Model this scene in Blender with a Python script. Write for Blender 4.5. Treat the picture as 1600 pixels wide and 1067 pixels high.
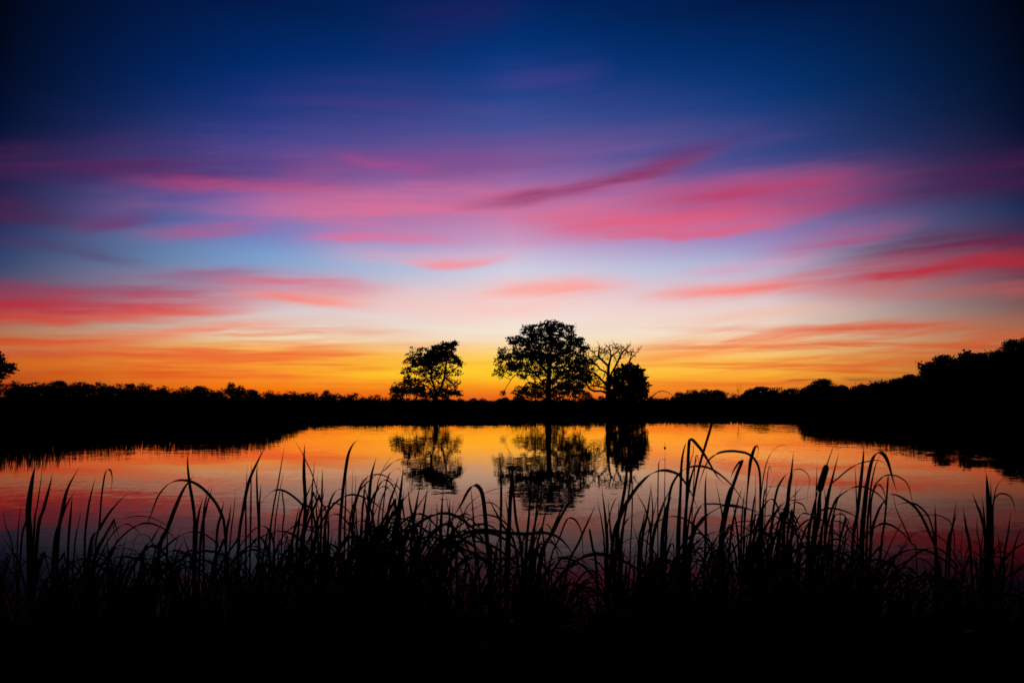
import bpy, math, random
import numpy as np
from mathutils import Vector, kdtree
from math import radians as R

for o in list(bpy.data.objects):
    bpy.data.objects.remove(o)
sc = bpy.context.scene
COL = sc.collection
rng = random.Random(7)

# ------------------------------------------------------------------ camera
F = 1067.0            # focal length in pixels of a 1600 px wide frame (24 mm)
CX, HY, H = 800.0, 634.0, 2.0
cam = bpy.data.cameras.new('camera')
cam.lens = 24.0
cam.sensor_width = 36.0
cam.shift_y = (HY - 533.5) / 1600.0
cam.dof.use_dof = True
cam.dof.focus_distance = 30.0
cam.dof.aperture_fstop = 8.0
cam.clip_start = 0.05
cam.clip_end = 9000
cam_o = bpy.data.objects.new('camera', cam)
cam_o.location = (0, 0, H)
cam_o.rotation_euler = (R(90), 0, 0)
COL.objects.link(cam_o)
sc.camera = cam_o

sc.view_settings.view_transform = 'Standard'
sc.view_settings.look = 'None'
sc.view_settings.exposure = 0
sc.view_settings.gamma = 1


def lin(c):
    out = []
    for v in c[:3]:
        v = max(v, 0) / 255.0
        out.append(v / 12.92 if v <= 0.04045 else ((v + 0.055) / 1.055) ** 2.4)
    return (out[0], out[1], out[2], 1.0)


def azel(x, y):
    dx, dz = (x - CX) / F, (HY - y) / F
    return math.atan2(dx, 1.0), math.atan2(dz, math.hypot(dx, 1.0))


# ------------------------------------------------------------------ sky
w = bpy.data.worlds.new('World')
sc.world = w
w.use_nodes = True
w.cycles.sampling_method = 'MANUAL'
w.cycles.sample_map_resolution = 512
nt = w.node_tree
for n in list(nt.nodes):
    nt.nodes.remove(n)
N, L = nt.nodes, nt.links


def M(op, a, b=None, c=None, clamp=False):
    n = N.new('ShaderNodeMath')
    n.operation = op
    n.use_clamp = clamp
    for i, v in enumerate((a, b, c)):
        if v is None:
            continue
        if isinstance(v, (int, float)):
            n.inputs[i].default_value = v
        else:
            L.new(v, n.inputs[i])
    return n.outputs[0]


def MR(v, a, b, kind='SMOOTHSTEP', lo=0.0, hi=1.0):
    n = N.new('ShaderNodeMapRange')
    n.interpolation_type = kind
    n.inputs['From Min'].default_value = a
    n.inputs['From Max'].default_value = b
    n.inputs['To Min'].default_value = lo
    n.inputs['To Max'].default_value = hi
    L.new(v, n.inputs['Value'])
    return n.outputs[0]


def MIX(f, a, b, mode='MIX'):
    n = N.new('ShaderNodeMix')
    n.data_type = 'RGBA'
    n.blend_type = mode
    for i, v in ((0, f), (6, a), (7, b)):
        if isinstance(v, (int, float)):
            n.inputs[i].default_value = v
        elif isinstance(v, tuple):
            n.inputs[i].default_value = v
        else:
            L.new(v, n.inputs[i])
    return n.outputs[2]


def NOISE(x, y, z=0.0, detail=4.0, rough=0.55):
    cv = N.new('ShaderNodeCombineXYZ')
    for i, v in enumerate((x, y, z)):
        if isinstance(v, (int, float)):
            cv.inputs[i].default_value = v
        else:
            L.new(v, cv.inputs[i])
    n = N.new('ShaderNodeTexNoise')
    n.inputs['Scale'].default_value = 1.0
    n.inputs['Detail'].default_value = detail
    n.inputs['Roughness'].default_value = rough
    L.new(cv.outputs[0], n.inputs['Vector'])
    return n.outputs[0]


tc = N.new('ShaderNodeTexCoord')
sx = N.new('ShaderNodeSeparateXYZ')
L.new(tc.outputs['Generated'], sx.inputs[0])
dX, dY, dZ = sx.outputs
AZ = M('ARCTAN2', dX, dY)
EL = M('ARCSINE', dZ)

# clear-sky colours down five bearings of the afterglow and one for the dark side
BASE = {
    0: [(634, (190, 70, 20)), (600, (215, 90, 30)), (565, (238, 122, 52)), (535, (226, 146, 96)), (512, (196, 146, 118)),
        (490, (150, 125, 128)), (460, (104, 100, 124)), (420, (65, 88, 132)), (370, (50, 66, 120)), (330, (46, 48, 100)),
        (290, (34, 40, 90)), (250, (22, 32, 80)), (200, (4, 22, 62)), (100, (1, 13, 40)), (0, (1, 8, 27))],
    400: [(634, (214, 74, 18)), (612, (242, 108, 12)), (590, (252, 148, 28)), (562, (250, 166, 60)), (542, (247, 184, 104)),
          (526, (238, 212, 176)), (510, (226, 214, 198)), (485, (212, 200, 204)), (445, (172, 176, 204)), (420, (134, 166, 206)), (395, (116, 156, 204)), (360, (98, 122, 190)),
          (310, (76, 92, 170)), (250, (54, 66, 140)), (200, (26, 57, 128)), (150, (5, 48, 118)), (100, (1, 41, 105)), (0, (1, 25, 73))],
    800: [(634, (205, 80, 35)), (618, (236, 112, 30)), (602, (252, 156, 26)), (578, (255, 205, 52)), (558, (255, 208, 96)),
          (542, (253, 220, 160)), (526, (246, 230, 206)), (500, (242, 228, 218)), (465, (240, 212, 212)), (420, (208, 206, 226)), (385, (200, 172, 208)),
          (345, (188, 136, 182)), (305, (148, 112, 176)), (250, (94, 98, 162)), (200, (56, 82, 150)), (150, (24, 66, 137)),
          (100, (5, 55, 125)), (50, (1, 46, 110)), (0, (1, 35, 91))],
    1200: [(634, (185, 75, 40)), (606, (238, 132, 35)), (586, (253, 178, 56)), (562, (252, 192, 84)), (540, (248, 210, 152)),
           (515, (240, 216, 194)), (480, (232, 208, 204)), (440, (200, 192, 212)), (410, (170, 180, 212)), (370, (140, 134, 192)),
           (320, (104, 94, 162)), (270, (66, 78, 144)), (220, (36, 66, 130)), (150, (7, 54, 117)), (80, (1, 41, 98)), (0, (1, 23, 66))],
    1600: [(634, (140, 62, 36)), (590, (176, 96, 48)), (560, (206, 130, 76)), (530, (208, 144, 104)), (500, (172, 124, 108)),
           (460, (130, 98, 108)), (430, (98, 74, 100)), (380, (54, 60, 98)), (330, (36, 57, 106)), (300, (28, 44, 90)),
           (260, (20, 30, 76)), (200, (7, 21, 58)), (100, (1, 13, 37)), (0, (1, 7, 21))],
}
TOP = R(60.0)
ELF = M('DIVIDE', EL, TOP, clamp=True)


def ramp(stops):
    n = N.new('ShaderNodeValToRGB')
    cr = n.color_ramp
    cr.interpolation = 'LINEAR'
    stops = sorted(stops)
    while len(cr.elements) < len(stops):
        cr.elements.new(0.5)
    for e, (p, c) in zip(cr.elements, stops):
        e.position = p
        e.color = c
    L.new(ELF, n.inputs[0])
    return n.outputs[0]


dark = ramp([(0.0, lin((16, 20, 42))), (0.15, lin((12, 20, 48))), (0.5, lin((1, 9, 30))), (1.0, lin((1, 6, 22)))])
sky = dark
prev = R(-95)
for bx in (0, 400, 800, 1200, 1600):
    az = math.atan((bx - CX) / F)
    st = [(max(azel(bx, y)[1], 0) / TOP, lin(c)) for y, c in BASE[bx]]
    st.append((0.8, lin((1, 9, 32))))
    st.append((1.0, lin((1, 6, 22))))
    sky = MIX(MR(AZ, prev, az, 'LINEAR'), sky, ramp(st))
    prev = az
sky = MIX(MR(AZ, prev, R(95), 'LINEAR'), sky, dark)

# ice-cloud streaks, each a curved band of the sky (bearing, elevation) broken up by drawn-out noise
# (flat bands of cloud far off: bearing and height as tangents, so level bands stay level)
UU = M('TANGENT', M('MINIMUM', M('MAXIMUM', AZ, R(-66)), R(66)))
VV = M('DIVIDE', M('TANGENT', M('MINIMUM', EL, R(70))), M('MAXIMUM', M('COSINE', AZ), .4))
AZP = M('MAXIMUM', UU, 0.0)
SH = M('SUBTRACT', VV, M('MULTIPLY', AZP, 0.13))
WARP = M('MULTIPLY', M('SUBTRACT', NOISE(M('MULTIPLY', UU, 4.0), M('MULTIPLY', SH, 14.0), 3.1, 3.0), 0.5), 0.032)
WARP2 = M('MULTIPLY', M('SUBTRACT', NOISE(M('MULTIPLY', UU, 14.0), M('MULTIPLY', SH, 70.0), 8.1, 4.0), 0.5), 0.012)
ELW = M('ADD', VV, M('ADD', WARP, WARP2))
FIB = MR(NOISE(M('MULTIPLY', UU, 4.0), M('MULTIPLY', SH, 55.0), 1.7, 5.0, 0.55), 0.30, 0.66, 'SMOOTHSTEP', 0.45, 1.15)

STREAKS = [
    # (x0,y0) (xm,ym) (x1,y1)  up  down  strength  colour
    ((-300, 450), (150, 462), (520, 432), 22, 18, .75, (150, 72, 112)),
    ((-300, 468), (150, 480), (480, 466), 18, 14, .95, (212, 58, 74)),
    ((-300, 486), (150, 494), (470, 482), 7, 6, .9, (240, 80, 60)),
    ((300, 442), (470, 448), (640, 460), 12, 12, .75, (222, 104, 122)),
    ((330, 462), (450, 468), (620, 486), 10, 8, .7, (252, 120, 100)),
    ((-300, 250), (150, 268), (620, 286), 26, 20, .8, (92, 42, 98)),
    ((140, 292), (350, 294), (600, 286), 11, 8, .8, (186, 74, 124)),
    ((-300, 322), (0, 332), (170, 350), 20, 16, .75, (92, 44, 92)),
    ((90, 358), (170, 350), (250, 338), 12, 9, .7, (122, 62, 124)),
    ((-100, 368), (100, 392), (260, 418), 11, 10, .6, (96, 62, 110)),
    ((210, 372), (330, 366), (440, 356), 11, 8, .85, (182, 86, 140)),
    ((250, 430), (330, 425), (420, 430), 12, 10, .5, (160, 90, 130)),
    ((150, 222), (780, 212), (1380, 232), 46, 46, .5, (86, 74, 146)),
    ((400, 250), (650, 262), (950, 248), 28, 20, .6, (120, 70, 138)),
    ((560, 66), (700, 34), (850, -14), 44, 40, .35, (40, 28, 98)),
    ((740, 128), (840, 130), (960, 116), 26, 22, .35, (74, 62, 140)),
    ((330, 170), (540, 170), (780, 150), 30, 28, .32, (66, 50, 122)),
    ((520, 240), (600, 258), (700, 262), 9, 9, .5, (170, 72, 140)),
    ((250, 338), (700, 326), (1150, 335), 36, 34, .8, (224, 112, 148)),
    ((460, 378), (600, 372), (740, 380), 8, 6, .85, (234, 104, 144)),
    ((480, 398), (650, 402), (820, 404), 12, 10, .55, (240, 165, 180)),
    ((640, 408), (720, 412), (800, 402), 8, 7, .7, (250, 140, 148)),
    ((690, 324), (900, 297), (1150, 222), 12, 10, 1.15, (140, 52, 98)),
    ((1000, 250), (1100, 232), (1220, 190), 10, 8, .35, (80, 55, 118)),
    ((760, 358), (1020, 350), (1360, 302), 26, 18, .9, (224, 98, 132)),
    ((950, 322), (1200, 310), (1460, 290), 28, 24, .85, (182, 68, 112)),
    ((930, 372), (1130, 362), (1300, 330), 7, 6, .8, (226, 92, 124)),
    ((1300, 300), (1500, 285), (1900, 250), 34, 26, .8, (84, 38, 88)),
    ((1150, 395), (1320, 376), (1460, 345), 15, 12, .75, (196, 92, 142)),
    ((1050, 425), (1200, 412), (1330, 392), 10, 10, .5, (226, 150, 180)),
    ((1240, 408), (1450, 386), (1850, 372), 22, 16, .85, (104, 46, 88)),
    ((960, 470), (1160, 455), (1340, 438), 13, 13, .85, (252, 138, 128)),
    ((1150, 454), (1400, 428), (1850, 404), 22, 15, .95, (206, 52, 70)),
    ((1180, 470), (1450, 456), (1850, 448), 14, 12, .6, (226, 108, 104)),
    ((720, 466), (870, 456), (1010, 448), 13, 11, .85, (254, 158, 150)),
    ((420, 476), (700, 482), (1060, 482), 22, 18, .55, (252, 196, 186)),
    ((1210, 526), (1370, 513), (1540, 499), 6, 5, .9, (226, 112, 84)),
    ((1000, 508), (1150, 496), (1400, 480), 10, 8, .45, (250, 186, 160)),
    ((930, 562), (1110, 550), (1290, 534), 11, 9, .85, (252, 146, 66)),
    ((1240, 576), (1420, 564), (1650, 552), 6, 6, .7, (240, 108, 44)),
    ((1100, 592), (1300, 586), (1500, 580), 5, 5, .5, (252, 150, 40)),
    ((-200, 524), (100, 536), (330, 518), 10, 9, .8, (250, 92, 58)),
    ((130, 522), (280, 516), (460, 502), 7, 6, .7, (252, 122, 88)),
    ((20, 552), (75, 556), (140, 560), 7, 6, .7, (172, 84, 62)),
    ((-200, 572), (200, 566), (560, 552), 12, 10, .7, (248, 122, 30)),
    ((-200, 592), (200, 588), (560, 580), 7, 7, .7, (226, 92, 22)),
    ((380, 552), (560, 560), (740, 548), 8, 7, .6, (255, 160, 52)),
    ((430, 592), (690, 583), (950, 590), 20, 15, .6, (255, 206, 44)),
    ((1232, 598), (1250, 597), (1268, 597), 2, 2, .7, (140, 62, 48)),
    ((1330, 594), (1343, 594), (1356, 593), 2, 2, .7, (140, 62, 48)),
    ((1360, 598), (1378, 596), (1400, 596), 3, 3, .6, (150, 66, 50)),
]
# a thin veil of pink over the middle heights
veil = M('MULTIPLY', M('MULTIPLY', MR(VV, .21, .28), MR(VV, .44, .28)),
         MR(NOISE(M('MULTIPLY', UU, 2.4), M('MULTIPLY', SH, 20.0), 11.0, 5.0), 0.38, 0.72, 'SMOOTHSTEP', 0.0, 0.5))
veil = M('MULTIPLY', veil, MR(M('ABSOLUTE', UU), .75, .3))
sky = MIX(veil, sky, lin((206, 108, 158)))
for p0, pm, p1, up, dn, s, c in STREAKS:
    a = [((q[0] - CX) / F, (HY - q[1]) / F) for q in (p0, pm, p1)]
    k2, k1, k0 = np.polyfit([q[0] for q in a], [q[1] for q in a], 2)
    cen = M('MULTIPLY_ADD', M('MULTIPLY_ADD', UU, float(k2), float(k1)), UU, float(k0))
    d = M('SUBTRACT', ELW, cen)
    t = M('MAXIMUM', M('MULTIPLY', d, F / (up * 1.25)), M('MULTIPLY', d, -F / dn))
    g = M('EXPONENT', M('MULTIPLY', M('MULTIPLY', t, t), -1.0))
    span = a[2][0] - a[0][0]
    win = M('MULTIPLY', MR(UU, a[0][0] - .02, a[0][0] + .38 * span), MR(UU, a[2][0] + .02, a[2][0] - .38 * span))
    m = M('MULTIPLY', M('MULTIPLY', g, win), M('MULTIPLY', FIB, s), clamp=True)
    m = M('MINIMUM', m, 0.97)
    sky = MIX(m, sky, lin(c))
# thin ragged bars of low cloud towards both sides of the glow
bars = M('MULTIPLY', M('MULTIPLY', MR(VV, .012, .035), MR(VV, .135, .085)),
         MR(NOISE(M('MULTIPLY', UU, 3.2), M('MULTIPLY', M('ADD', VV, M('MULTIPLY', WARP, .25)), 75.0), 21.0, 6.0, .6), 0.44, 0.66, 'SMOOTHSTEP', 0.0, 0.85))
bars = M('MULTIPLY', bars, MR(M('ABSOLUTE', M('ADD', UU, -.02)), .06, .42, 'SMOOTHSTEP', .15, 1.0))
sky = MIX(bars, sky, lin((234, 92, 36)))
puffs = M('MULTIPLY', M('MULTIPLY', MR(VV, .025, .05), MR(VV, .15, .09)),
          MR(NOISE(M('MULTIPLY', UU, 2.2), M('MULTIPLY', M('ADD', SH, M('MULTIPLY', WARP, .8)), 34.0), 31.0, 6.0, .62), 0.46, 0.64, 'SMOOTHSTEP', 0.0, 0.75))
puffs = M('MULTIPLY', puffs, MR(M('ABSOLUTE', M('ADD', UU, -.02)), .08, .45, 'SMOOTHSTEP', .1, 1.0))
sky = MIX(puffs, sky, lin((240, 106, 58)))
# the afterglow dies away to both sides of the place where the sun went down
sky = MIX(1.0, sky, MR(M('ABSOLUTE', M('ADD', UU, .03)), .30, .85, 'SMOOTHSTEP', 1.0, .62), 'MULTIPLY')
# the physical dusk sky, sun four degrees below the horizon, adds its faint share
ns = N.new('ShaderNodeTexSky')
ns.sky_type = 'NISHITA'
ns.sun_disc = False
ns.sun_elevation = R(-4)
ns.sun_rotation = R(-2)
sky = MIX(0.006, sky, ns.outputs[0], 'ADD')
bg = N.new('ShaderNodeBackground')
bg.inputs[1].default_value = 1.0
L.new(sky, bg.inputs[0])
wo = N.new('ShaderNodeOutputWorld')
L.new(bg.outputs[0], wo.inputs[0])


# ------------------------------------------------------------------ materials
def mat(name, c1, c2, scale=3.0, rough=0.8, spec=0.2):
    m = bpy.data.materials.new(name)
    m.use_nodes = True
    t = m.node_tree
    b = t.nodes['Principled BSDF']
    b.inputs['Roughness'].default_value = rough
    b.inputs['Specular IOR Level'].default_value = spec
    tcn = t.nodes.new('ShaderNodeTexCoord')
    nz = t.nodes.new('ShaderNodeTexNoise')
    nz.inputs['Scale'].default_value = scale
    nz.inputs['Detail'].default_value = 5
    mx = t.nodes.new('ShaderNodeMix')
    mx.data_type = 'RGBA'
    mx.inputs[6].default_value = (*c1, 1)
    mx.inputs[7].default_value = (*c2, 1)
    t.links.new(tcn.outputs['Object'], nz.inputs['Vector'])
    t.links.new(nz.outputs[0], mx.inputs[0])
    t.links.new(mx.outputs[2], b.inputs['Base Color'])
    return m


M_BARK = mat('bark', (.03, .024, .018), (.06, .05, .04), 8, .9, .1)
M_LEAF = mat('oak_leaves', (.03, .045, .018), (.055, .07, .025), 1.2, .7, .15)
M_DARKLEAF = mat('evergreen_leaves', (.018, .03, .014), (.04, .05, .022), 1.0, .75, .15)
M_FAR = mat('far_leaves', (.03, .04, .02), (.06, .07, .03), .3, .85, .1)
M_REED = mat('reed_leaf', (.035, .045, .018), (.07, .07, .03), 14, .6, .2)
M_REEDDRY = mat('reed_dry', (.06, .045, .022), (.09, .07, .04), 14, .75, .15)
M_HEAD = mat('cattail_head', (.03, .017, .009), (.055, .032, .016), 60, .95, .05)
M_GROUND = mat('grass_ground', (.010, .013, .006), (.022, .026, .012), .4, 1.0, 0.0)
M_SEDGE = mat('sedge', (.03, .038, .016), (.06, .065, .026), 2, .8, .1)

# water: smooth gloss with painted tint and fall-off over a dark bed, wind ripples given as slopes of the surface
mw = bpy.data.materials.new('pond_water')
mw.use_nodes = True
nt = mw.node_tree
N, L = nt.nodes, nt.links
for n in list(N):
    N.remove(n)
geo = N.new('ShaderNodeNewGeometry')
sp = N.new('ShaderNodeSeparateXYZ')
L.new(geo.outputs['Position'], sp.inputs[0])
PX, PY, _ = sp.outputs


def slopes(fx, fy, z, amp, detail=2.0):
    cv = N.new('ShaderNodeCombineXYZ')
    L.new(M('MULTIPLY', PX, fx), cv.inputs[0])
    L.new(M('MULTIPLY', PY, fy), cv.inputs[1])
    cv.inputs[2].default_value = z
    n = N.new('ShaderNodeTexNoise')
    n.inputs['Scale'].default_value = 1.0
    n.inputs['Detail'].default_value = detail
    L.new(cv.outputs[0], n.inputs['Vector'])
    s = N.new('ShaderNodeSeparateColor')
    L.new(n.outputs['Color'], s.inputs[0])
    return (M('MULTIPLY', M('SUBTRACT', s.outputs[0], .5), amp * .5),
            M('MULTIPLY', M('SUBTRACT', s.outputs[1], .5), amp))


calm = MR(NOISE(M('MULTIPLY', PX, .05), M('MULTIPLY', PY, .12), 5.0, 3.0), .35, .65, 'SMOOTHSTEP', .4, 1.7)
a1 = slopes(1.6, 3.2, 0.0, .016)
a2 = slopes(6.0, 11.0, 4.0, .016)
a3 = slopes(.28, .6, 9.0, .007)
nx = M('MULTIPLY', calm, M('ADD', M('ADD', a1[0], a2[0]), a3[0]))
ny = M('MULTIPLY', calm, M('ADD', M('ADD', a1[1], a2[1]), a3[1]))
cv = N.new('ShaderNodeCombineXYZ')
L.new(nx, cv.inputs[0])
L.new(ny, cv.inputs[1])
cv.inputs[2].default_value = 1.0
vn = N.new('ShaderNodeVectorMath')
vn.operation = 'NORMALIZE'
L.new(cv.outputs[0], vn.inputs[0])
fr = N.new('ShaderNodeFresnel')
fr.inputs['IOR'].default_value = 1.4
L.new(vn.outputs[0], fr.inputs['Normal'])
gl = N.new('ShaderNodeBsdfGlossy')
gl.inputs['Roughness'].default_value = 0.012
gl.inputs['Color'].default_value = (1, .69, .55, 1)  # warm cast of the reflected sky painted into the gloss colour
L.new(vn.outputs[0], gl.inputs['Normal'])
df = N.new('ShaderNodeBsdfDiffuse')
df.inputs['Color'].default_value = (.006, .007, .008, 1)
FRC = M('MULTIPLY', M('POWER', fr.outputs[0], 2.9), 2.9, clamp=True)   # painted fall-off: reflection dims with angle faster than plain water's Fresnel
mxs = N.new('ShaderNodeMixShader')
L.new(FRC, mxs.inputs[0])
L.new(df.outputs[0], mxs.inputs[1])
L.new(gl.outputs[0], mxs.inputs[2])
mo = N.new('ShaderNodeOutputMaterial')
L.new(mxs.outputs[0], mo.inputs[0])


# ------------------------------------------------------------------ helpers
def link(o, parent=None):
    COL.objects.link(o)
    if parent:
        o.parent = parent
    return o


def mesh_obj(name, V, Fc, m, parent=None, smooth=False):
    me = bpy.data.meshes.new(name)
    me.from_pydata([tuple(v) for v in V], [], Fc)
    me.materials.append(m)
    if smooth:
        for p in me.polygons:
            p.use_smooth = True
    me.update()
    return link(bpy.data.objects.new(name, me), parent)


def thing(name, label, cat, loc, group=None):
    o = bpy.data.objects.new(name, None)
    o.empty_display_size = .2
    o.location = loc
    link(o)
    o['label'] = label
    o['category'] = cat
    if group:
        o['group'] = group
    return o


def copy_tree(root, loc, scale, rz, label, group):
    r = root.copy()
    link(r)
    r.location = loc
    r.scale = scale
    r.rotation_euler = (0, 0, rz)
    r['label'] = label
    r['group'] = group
    for ch in list(root.children):
        c = ch.copy()
        link(c)
        c.parent = r
    return r


def at(x, y, Y):
    return Vector(((x - CX) * Y / F, Y, H - (y - HY) * Y / F))


# ------------------------------------------------------------------ pond and land
def wl(x, y):
    Y = F * H / (y - HY)
    return ((x - CX) * Y / F, Y)


POND = [(0, 6.3), (-9, 6.6), (-25, 7.2), (-42, 13), (-46, 30), wl(0, 680), wl(150, 675), wl(300, 670), wl(380, 667),
        wl(430, 664), wl(462, 660.5), wl(480, 657.5), wl(560, 656), wl(620, 655.4), wl(800, 655), wl(950, 654.6),
        wl(1100, 654.3), wl(1250, 654), wl(1262, 656), wl(1300, 658), wl(1400, 662), wl(1500, 667), wl(1600, 672), (52, 38), (50, 14),
        (26, 7.2), (10, 6.5)]
PP = np.array(POND)


def pond_sd(P):
    A = PP
    B = np.roll(PP, -1, axis=0)
    d = np.full(len(P), 1e9)
    ins = np.zeros(len(P), bool)
    for a, b in zip(A, B):
        e = b - a
        t = np.clip(((P - a) @ e) / (e @ e), 0, 1)
        q = a + t[:, None] * e
        d = np.minimum(d, np.hypot(*(P - q).T))
        c = (a[1] > P[:, 1]) != (b[1] > P[:, 1])
        den = (b[1] - a[1]) if b[1] != a[1] else 1e-9
        xi = a[0] + (P[:, 1] - a[1]) / den * e[0]
        ins ^= c & (P[:, 0] < xi)
    return np.where(ins, -d, d)


def sstep(a, b, x):
    t = np.clip((x - a) / (b - a), 0, 1)
    return t * t * (3 - 2 * t)


def ground_h(P):
    P = np.asarray(P, float).reshape(-1, 2)
    s = pond_sd(P)
    h = np.where(s > 0, .34 * (1 - np.exp(-s / 1.1)), -.7 * (1 - np.exp(s / 2.0)))
    x, y = P.T
    h = h + np.where(s > 0, np.minimum(s, 6) * .01 * (1 + np.sin(x * 1.7 + y * .9) * np.cos(y * 1.3 - x * .6)), 0)
    h = h + 13 * sstep(140, 235, x) * sstep(170, 290, y) * (1 - sstep(400, 560, y) * (1 - sstep(330, 480, x)))
    h = h + 7 * sstep(650, 780, y)
    h = h + 5 * sstep(-140, -420, x) * sstep(300, 560, y)
    return h


def gz(x, y):
    return float(ground_h([(x, y)])[0])


gx = np.concatenate([np.linspace(-2600, -300, 18), np.linspace(-270, -66, 18), np.linspace(-62, 62, 170), np.linspace(66, 270, 24), np.linspace(300, 2600, 18)])
gy = np.concatenate([np.linspace(-60, -3, 12), np.linspace(-2, 10, 36), np.linspace(10.7, 120, 150), np.linspace(124, 320, 30), np.linspace(350, 3000, 26)])
XX, YY = np.meshgrid(gx, gy)
P2 = np.stack([XX.ravel(), YY.ravel()], 1)
ZZ = ground_h(P2)
nx_, ny_ = len(gx), len(gy)
V = np.column_stack([P2, ZZ])
Fc = [(j * nx_ + i, j * nx_ + i + 1, (j + 1) * nx_ + i + 1, (j + 1) * nx_ + i) for j in range(ny_ - 1) for i in range(nx_ - 1)]
g = mesh_obj('ground', V, Fc, M_GROUND, smooth=True)
g['kind'] = 'structure'
wv = [(-58, 3, 0), (62, 3, 0), (62, 118, 0), (-58, 118, 0)]
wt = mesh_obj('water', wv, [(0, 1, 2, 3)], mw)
wt['kind'] = 'structure'


# ------------------------------------------------------------------ blades in bulk (banks, sedge)
def blade_mesh(name, items, m):
    """items: (x, y, z, height, width, lean_x, lean_y, yaw)"""
    V, Fc = [], []
    for x, y, z, h, wd, lx, ly, yaw in items:
        c, s = math.cos(yaw) * wd / 2, math.sin(yaw) * wd / 2
        b = len(V)
        V += [(x - c, y - s, z), (x + c, y + s, z),
              (x + lx * .35 + c * .8, y + ly * .35 + s * .8, z + h * .55), (x + lx * .35 - c * .8, y + ly * .35 - s * .8, z + h * .55),
              (x + lx, y + ly, z + h)]
        Fc += [(b, b + 1, b + 2, b + 3), (b + 3, b + 2, b + 4)]
    return mesh_obj(name, V, Fc, m)


def bank_items(path, n, hfun, back):
    path = [Vector((*p, 0)) for p in path]
    seg = [(path[i + 1] - path[i]).length for i in range(len(path) - 1)]
    tot = sum(seg)
    out = []
    for _ in range(n):
        t = rng.random() * tot
        i = 0
        while i < len(seg) - 1 and t > seg[i]:
            t -= seg[i]
            i += 1
        u = min(t / seg[i], 1)
        p = path[i].lerp(path[i + 1], u)
        d = (path[i + 1] - path[i]).normalized()
        nrm = Vector((-d.y, d.x, 0))
        if pond_sd(np.array([[p.x + nrm.x * .5, p.y + nrm.y * .5]]))[0] < 0:
            nrm = -nrm
        q = p + nrm * (back * rng.random() ** 1.5 - .35)
        out.append((q.x, q.y, p.x, p.y))
    z = ground_h([(a[0], a[1]) for a in out])
    items = []
    for (x, y, px, py), zz in zip(out, z):
        hh = hfun(px, py) * rng.uniform(.55, 1.1)
        items.append((x, y, max(zz, -.15) - .05, hh, rng.uniform(.03, .06) * (1 + y / 60), rng.gauss(0, .12) * hh, rng.gauss(0, .1) * hh, rng.gauss(0, .5)))
    return items


def hl(x, y):
    return 2.3 + .35 * math.sin(y * .31) + .25 * math.sin(y * .83 + x) - 1.3 * max(0, min(1, (y - 76) / 9))


def hr(x, y):
    return 3.25 + .35 * math.sin(y * .27) + .25 * math.sin(y * .7 + 1) - .7 * max(0, min(1, (y - 94) / 8))


def hf(x, y):
    return (1.15 + .14 * math.sin(x * .9) + .12 * math.sin(x * 2.3)) * (1 - .75 * max(0, min(1, (x - 14) / 14)))


o = blade_mesh('bank_reeds', bank_items(POND[4:12], 9000, hl, 5), M_SEDGE)
o['kind'] = 'stuff'; o['label'] = 'dark reed bed edging the left bank of the pond'; o['category'] = 'reeds'
o = blade_mesh('bank_reeds', bank_items(POND[17:24], 10000, hr, 6), M_SEDGE)
o['kind'] = 'stuff'; o['label'] = 'dark reed bed edging the right bank of the pond'; o['category'] = 'reeds'
o = blade_mesh('shore_grass', bank_items(POND[11:18], 9000, hf, 7), M_SEDGE)
o['kind'] = 'stuff'; o['label'] = 'low dark grass along the far shore under the oaks'; o['category'] = 'grass'


items = []
for _ in range(26000):
    D = 98 + 330 * rng.random() ** 1.6
    X = rng.uniform(-.85, .85) * D
    items.append((X, D))
sd = pond_sd(np.array(items))
zz = ground_h(items)
items = [(X, D, z - .1, rng.uniform(.5, 1.15), rng.uniform(.25, .6) * D / 120, rng.gauss(0, .25), rng.gauss(0, .25), rng.gauss(0, .5)) for (X, D), z, q in zip(items, zz, sd) if q > 1]
o = blade_mesh('meadow_grass', items, M_SEDGE)
o['kind'] = 'stuff'; o['label'] = 'rough tussocky meadow grass on the flat land beyond the pond'; o['category'] = 'grass'


# ------------------------------------------------------------------ trees
def colonize(nodes, parents, attr, step, di, dk, iters):
    """space colonisation from seeded limbs into the attraction points"""
    att = list(attr)
    for _ in range(iters):
        if not att:
            break
        kd = kdtree.KDTree(len(nodes))
        for i, p in enumerate(nodes):
            kd.insert(p, i)
        kd.balance()
        pull, keep = {}, []
        for a in att:
            co, i, d = kd.find(a)
            if d < dk:
                continue
            keep.append(a)
            if d < di:
                pull.setdefault(i, []).append((a - co).normalized())
        att = keep
        if not pull:
            break
        added = 0
        for i, vs in pull.items():
            v = Vector((0, 0, 0))
            for q in vs:
                v += q
            v += Vector((rng.gauss(0, .25), rng.gauss(0, .25), rng.gauss(.05, .25)))
            if v.length < 1e-4:
                continue
            p = nodes[i] + v.normalized() * step * rng.uniform(.8, 1.15)
            if kd.find(p)[2] < step * .3:
                continue
            nodes.append(p)
            parents.append(i)
            added += 1
        if not added:
            break
    return nodes, parents


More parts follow.
